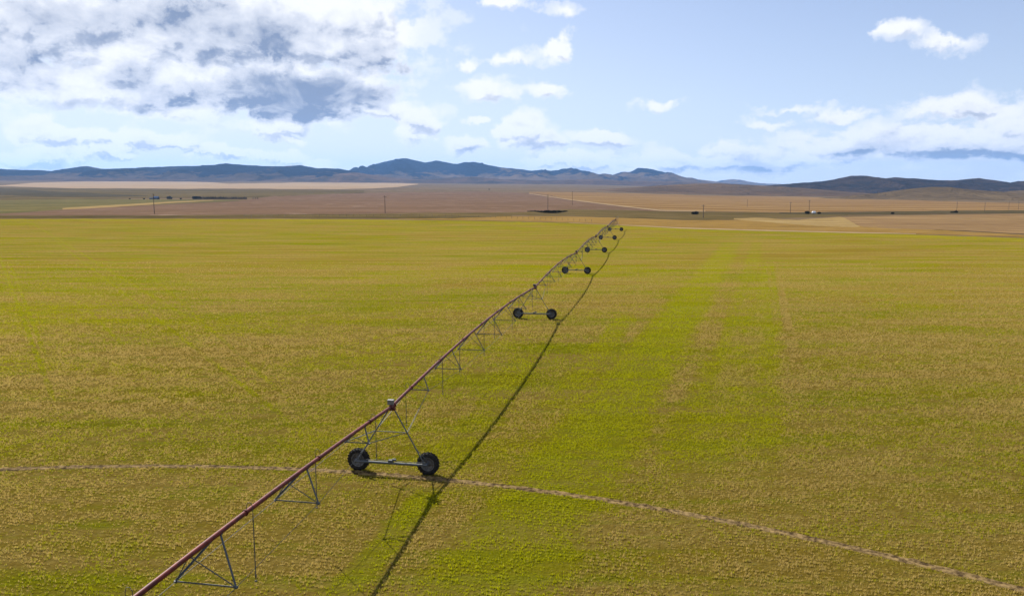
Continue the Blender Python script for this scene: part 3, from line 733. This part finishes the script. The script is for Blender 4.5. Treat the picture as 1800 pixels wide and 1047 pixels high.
house(266.5, 350.5, 6, 5, 2.4, 1.6, 'small pale shed left of the blue roofed farmhouse', 'shed', M_roof2, -.2)
plant(0, 279.5, 350.4, .85, 'dark conifer against the right side of the farmhouse', 'tree', None)
# white tank by the pole
p = hit(1430.5, 376.2); r_ = empty('storage_tank', p, .1); tag(r_, 'white rounded tank on skids beside a thin pole', 'tank')
b = MB(); b.lathe([(-1.5, 0), (-1.45, .45), (-1.25, .8), (-1.0, .92), (1.0, .92), (1.25, .8), (1.45, .45), (1.5, 0)], 24, (0, 0, 1.25), (1, 0, 0)); b.build('tank_body', plain('white_enamel', (.78, .79, .80), .35, var=.05), r_)
for s in (-1, 1):
    b = MB(); b.box((s*.8, 0, .18), (.12, .7, .30)); b.build('skid', M_stl, r_)
b = MB(); b.lathe([(0, 0), (0, .22), (.16, .22), (.16, 0)], 12, (0, 0, 2.14), (0, .001, 1), smooth=False); b.build('hatch', M_box, r_)

# fence behind the far edge of the field
r_ = empty('wire_fence', hit(560, 380)); tag(r_, 'long low wire fence with wooden posts behind the far field edge', 'fence')
fp = [hit(px, py) for px, py in ((430, 380.6), (560, 380.6), (700, 380.8), (850, 382.5), (950, 386), (1040, 390))]
L_ = [0]; 
for a_, b_ in zip(fp, fp[1:]): L_.append(L_[-1]+float(np.linalg.norm(b_-a_)))
q = np.linspace(0, L_[-1], 56); F = np.array(fp); fx = np.interp(q, L_, F[:, 0]); fy = np.interp(q, L_, F[:, 1]); fz = T(fx, fy); o_ = np.array(r_.location)
for a_, b_, c_ in zip(fx, fy, fz):
    b = MB(); b.tube([(a_-o_[0], b_-o_[1], c_-o_[2]-.3), (a_-o_[0]+random.uniform(-.05, .05), b_-o_[1], c_-o_[2]+1.25)], .06, 6); b.build('fence_post', M_wood, r_)
for hgt in (.4, .8, 1.15):
    b = MB(); b.tube([(a_-o_[0], b_-o_[1], c_-o_[2]+hgt) for a_, b_, c_ in zip(fx, fy, fz)], .006, 4); b.build('fence_wire', M_rod, r_)

# ------------------------------------------------------------------ sun, sky, clouds
SAZ, SEL = R(-34), R(38.5)          # azimuth from +Y towards +X
sd = Vector((math.sin(SAZ)*math.cos(SEL), math.cos(SAZ)*math.cos(SEL), math.sin(SEL)))
sl = bpy.data.lights.new('sun', 'SUN'); sl.energy = 5.0; sl.angle = R(.5); sl.color = (1, .93, .83)
so = bpy.data.objects.new('sun', sl); COL.objects.link(so); so.rotation_euler = sd.to_track_quat('Z', 'Y').to_euler()
W = bpy.data.worlds.new('World'); S.world = W; W.use_nodes = True; t = NT(W.node_tree)
for n in list(t.n): t.n.remove(n)
sky = t.node('ShaderNodeTexSky'); sky.sky_type = 'NISHITA'; sky.sun_disc = False
sky.sun_elevation = SEL; sky.sun_rotation = SAZ; sky.air_density = 1.0; sky.dust_density = .6; sky.ozone_density = 1.2; sky.altitude = 1200
D_ = t.node('ShaderNodeTexCoord').outputs['Generated']
D_ = t.vm('NORMALIZE', D_)
xyz = t.node('ShaderNodeSeparateXYZ', {0: D_}).outputs
az = t.m('ARCTAN2', xyz[0], xyz[1]); el = t.m('ARCSINE', xyz[2])
P = t.node('ShaderNodeCombineXYZ', {0: az, 1: el, 2: 0.}).outputs[0]
def ang(px, py):
    d = ray(px, py); d = d/np.linalg.norm(d); return math.atan2(d[0], d[1]), math.asin(d[2])
CL = [(130, 30, 290, 110, 1.2), (430, 60, 320, 110, 1.2), (620, 60, 110, 90, 1.1), (300, 145, 260, 70, 1.0), (525, 165, 200, 58, 1.6), (60, 110, 120, 60, .9), (180, 165, 150, 30, .7), (670, 95, 60, 60, .9), (700, 128, 25, 22, .9),
      (475, 222, 75, 22, .8), (500, 243, 50, 12, .6), (700, 205, 60, 22, .7), (738, 218, 55, 32, .9), (70, 230, 65, 24, .9), (220, 250, 130, 20, .7), (290, 258, 70, 12, .7), (60, 275, 90, 22, .8), (190, 272, 45, 16, .8), (380, 275, 60, 16, .7), (470, 270, 80, 16, .7), (560, 283, 45, 13, .8),
      (825, 112, 30, 17, .75), (965, 85, 42, 27, .8), (893, 105, 38, 10, .6), (880, 6, 34, 10, .7), (862, 162, 55, 22, .85), (950, 156, 55, 17, .7), (850, 208, 34, 9, .7), (920, 230, 55, 32, .9), (965, 248, 50, 24, .8), (1060, 238, 55, 18, .9), (830, 255, 50, 20, .7), (975, 20, 24, 9, .45),
      (1575, 57, 38, 16, .62), (1655, 72, 42, 16, .62), (1175, 181, 38, 10, .65), (1360, 213, 50, 8, .55), (1470, 206, 45, 12, .65), (1395, 192, 60, 5, .4), (1690, 190, 100, 27, 1.0), (1500, 256, 165, 36, .9), (1660, 250, 165, 40, .95), (1790, 238, 80, 50, .9), (1310, 275, 130, 28, .85), (1150, 282, 130, 22, .8), (1010, 285, 90, 18, .8), (1260, 262, 60, 14, .6)]
DK = [(130, 32, 110, 40, .55), (40, 105, 110, 48, .55), (330, 45, 140, 58, .72), (470, 72, 125, 50, .85), (500, 90, 62, 26, 1.15), (530, 168, 180, 42, 2.3), (430, 182, 110, 28, 1.1), (335, 170, 95, 30, .7), (240, 130, 60, 26, .4), (640, 112, 90, 34, .5), (702, 130, 30, 18, .8), (50, 145, 60, 20, .5),
      (1560, 265, 90, 20, .35), (1700, 265, 110, 22, .4), (1790, 275, 70, 26, .6), (1340, 290, 70, 18, .4), (1230, 294, 50, 14, .4)]
wn = t.vm('SUBTRACT', t.noise(P, 26., 5, .62, 0, True, '2D'), (.5, .5, .5))
wb = t.vm('SUBTRACT', t.noise(P, 7., 2, .5, 0, True, '2D'), (.5, .5, .5))
Pw = t.vm('MULTIPLY_ADD', wb, (.06, .03, 0), t.vm('MULTIPLY_ADD', wn, (.050, .030, 0), P))
def blobs(lst, src):
    acc = None
    for cx, cy, rx, ry, w in lst:
        a, e = ang(cx, cy); sx = FPX/rx; sy = FPX/ry
        q = t.vm('MULTIPLY_ADD', src, (sx, sy, 0), (-a*sx, -e*sy, 0))
        if lst is CL and cy > 200 and cx < 1100: w = w*1.35
        d = t.vm('LENGTH', q, out='Value')
        v = t.m('MULTIPLY_ADD', d, -w, w)
        acc = v if acc is None else t.m('SMOOTH_MAX', acc, v, .12)
    return acc
def stretch(src, off=(0, 0, 0)):  # clouds flatten and shrink towards the horizon
    s_ = t.node('ShaderNodeSeparateXYZ', {0: src}).outputs
    k = t.m('DIVIDE', 1., t.m('ADD', t.m('MAXIMUM', s_[1], 0.), .16))
    return t.vm('ADD', t.node('ShaderNodeCombineXYZ', {0: t.m('MULTIPLY', s_[0], 3.6), 1: t.m('MULTIPLY', t.m('LOGARITHM', t.m('ADD', t.m('MAXIMUM', s_[1], 0.), .16), math.e), 1.7), 2: 0.}).outputs[0], off)
Q = stretch(P); Qs = t.vm('ADD', Q, (-.030, .055, 0))
def puff(q, det):
    v = t.node('ShaderNodeTexVoronoi', {'Vector': t.vm('MULTIPLY_ADD', wn, (.16, .16, 0), q), 'Scale': 6., 'Detail': det, 'Roughness': .55, 'Lacunarity': 2.3}, voronoi_dimensions='2D', feature='F1', normalize=True)
    n = t.noise(q, 5., 9, .55, .15, False, '2D')
    return t.m('ADD', t.m('MULTIPLY', t.m('SUBTRACT', .45, v.outputs['Distance']), .8), t.m('MULTIPLY_ADD', n, 1.7, -.85))
n0 = puff(Q, 3.); n1 = puff(Qs, 2.)
low = t.m('SUBTRACT', t.noise(Q, 3.2, 5, .6, .3, False, '2D'), .5)
wide = t.m('MULTIPLY_ADD', t.noise(t.vm('ADD', Q, (3, 9, 4)), 1.3, 4, .5, 0., False, '2D'), 2.2, -1.35)
outm = t.ss(t.m('ABSOLUTE', az), .62, .85)          # beyond the mapped part of the sky the clouds are free
F0 = t.m('MAXIMUM', blobs(CL, Pw), t.m('MULTIPLY_ADD', outm, 1.2, t.m('ADD', wide, -1.1)))
top = t.ss(el, .30, .42); F0 = t.m('MAXIMUM', F0, t.m('MULTIPLY_ADD', top, 1.2, t.m('ADD', wide, -1.1)))
Fd = t.m('ADD', F0, t.m('MULTIPLY_ADD', n0, 1.15, t.m('MULTIPLY', low, .8)))
alpha = t.m('MULTIPLY', t.ss(Fd, -.04, .42), t.ss(F0, -.1, .45, .45, 1.))
band = t.m('MULTIPLY', t.ss(el, .0, .075, 1., 0.), t.ss(t.m('ADD', n0, .3), -.1, .6, .25, .85))
# how much cloud stands between this point of the cloud and the sun above it
Fu = t.m('MULTIPLY_ADD', n1, 1.0, blobs(CL, t.vm('ADD', Pw, (-.002, .008, 0))))
self_ = t.ss(Fu, .10, 1.35)
grad = t.ss(t.m('SUBTRACT', Fu, t.m('ADD', F0, n0)), .02, .42)
rel = t.m('SUBTRACT', n1, n0)
dk = t.m('MULTIPLY_ADD', low, .75, blobs(DK, Pw))
dk = t.m('MULTIPLY_ADD', n0, -.36, dk)
dk = t.ss(dk, -.38, .95)
low2 = t.noise(t.vm('ADD', Q, (5, 2, 0)), 4.5, 6, .6, .4, False, '2D')
dk = t.m('MULTIPLY', dk, t.ss(low2, .36, .62, .72, 1.05))
shade = t.m('MULTIPLY_ADD', self_, .22, t.m('MULTIPLY', dk, .74))
shade = t.m('MULTIPLY_ADD', grad, t.ss(el, .03, .12, .42, .24), shade)
shade = t.m('MULTIPLY_ADD', rel, t.m('MULTIPLY_ADD', dk, -.05, .24), shade)
shade = t.m('MULTIPLY', shade, t.ss(Fd, .05, .5, .3, 1.), clamp=True)
CW = (9.0, 9.05, 9.2); CD = (2.2, 2.75, 4.0)
lp = t.mix(t.ss(shade, 0., .5), CW, (6.2, 6.5, 7.3))
lp = t.mix(t.ss(shade, .4, 1.), lp, CD)
lr = t.ss(az, -.35, .50, 1., .50)
skyt = t.vm('MULTIPLY', sky.outputs[0], (.90, .90, 1.04))
skyc = t.mix(t.m('MULTIPLY', t.ss(el, 0., .28, .85, .45), lr), skyt, (7.3, 7.75, 8.6))
skyc = t.mix(band, skyc, (7.5, 7.95, 8.8))
colr = t.mix(alpha, skyc, lp)
bg = t.node('ShaderNodeBackground', {'Color': colr, 'Strength': .058})
t.l.new(bg.outputs[0], t.node('ShaderNodeOutputWorld').inputs[0])
W.cycles.sampling_method = 'NONE'

# ------------------------------------------------------------------ air
b = MB(); b.box((0, 4000, 380), (26000, 26000, 440)); hz = b.build('haze', []); 
m = bpy.data.materials.new('haze_air'); m.use_nodes = True; t = NT(m.node_tree)
for n in list(t.n):
    if n.type != 'OUTPUT_MATERIAL': t.n.remove(n)
pv = t.node('ShaderNodeVolumePrincipled', {'Color': (.27, .52, 1., 1), 'Density': 2.7e-5, 'Anisotropy': .2})
t.l.new(pv.outputs[0], t.n['Material Output'].inputs['Volume'])
hz.data.materials.clear(); hz.data.materials.append(m); tag(hz, kind='stuff')
hz['label'] = 'thin blue air haze over the plain and mountains'; hz['category'] = 'haze'

S.view_settings.view_transform = 'Standard'; S.view_settings.look = 'None'; S.view_settings.exposure = 1.0; S.view_settings.gamma = 1
S.cycles.volume_bounces = 0; S.cycles.max_bounces = 4; S.cycles.diffuse_bounces = 2; S.cycles.glossy_bounces = 2; S.cycles.transparent_max_bounces = 8
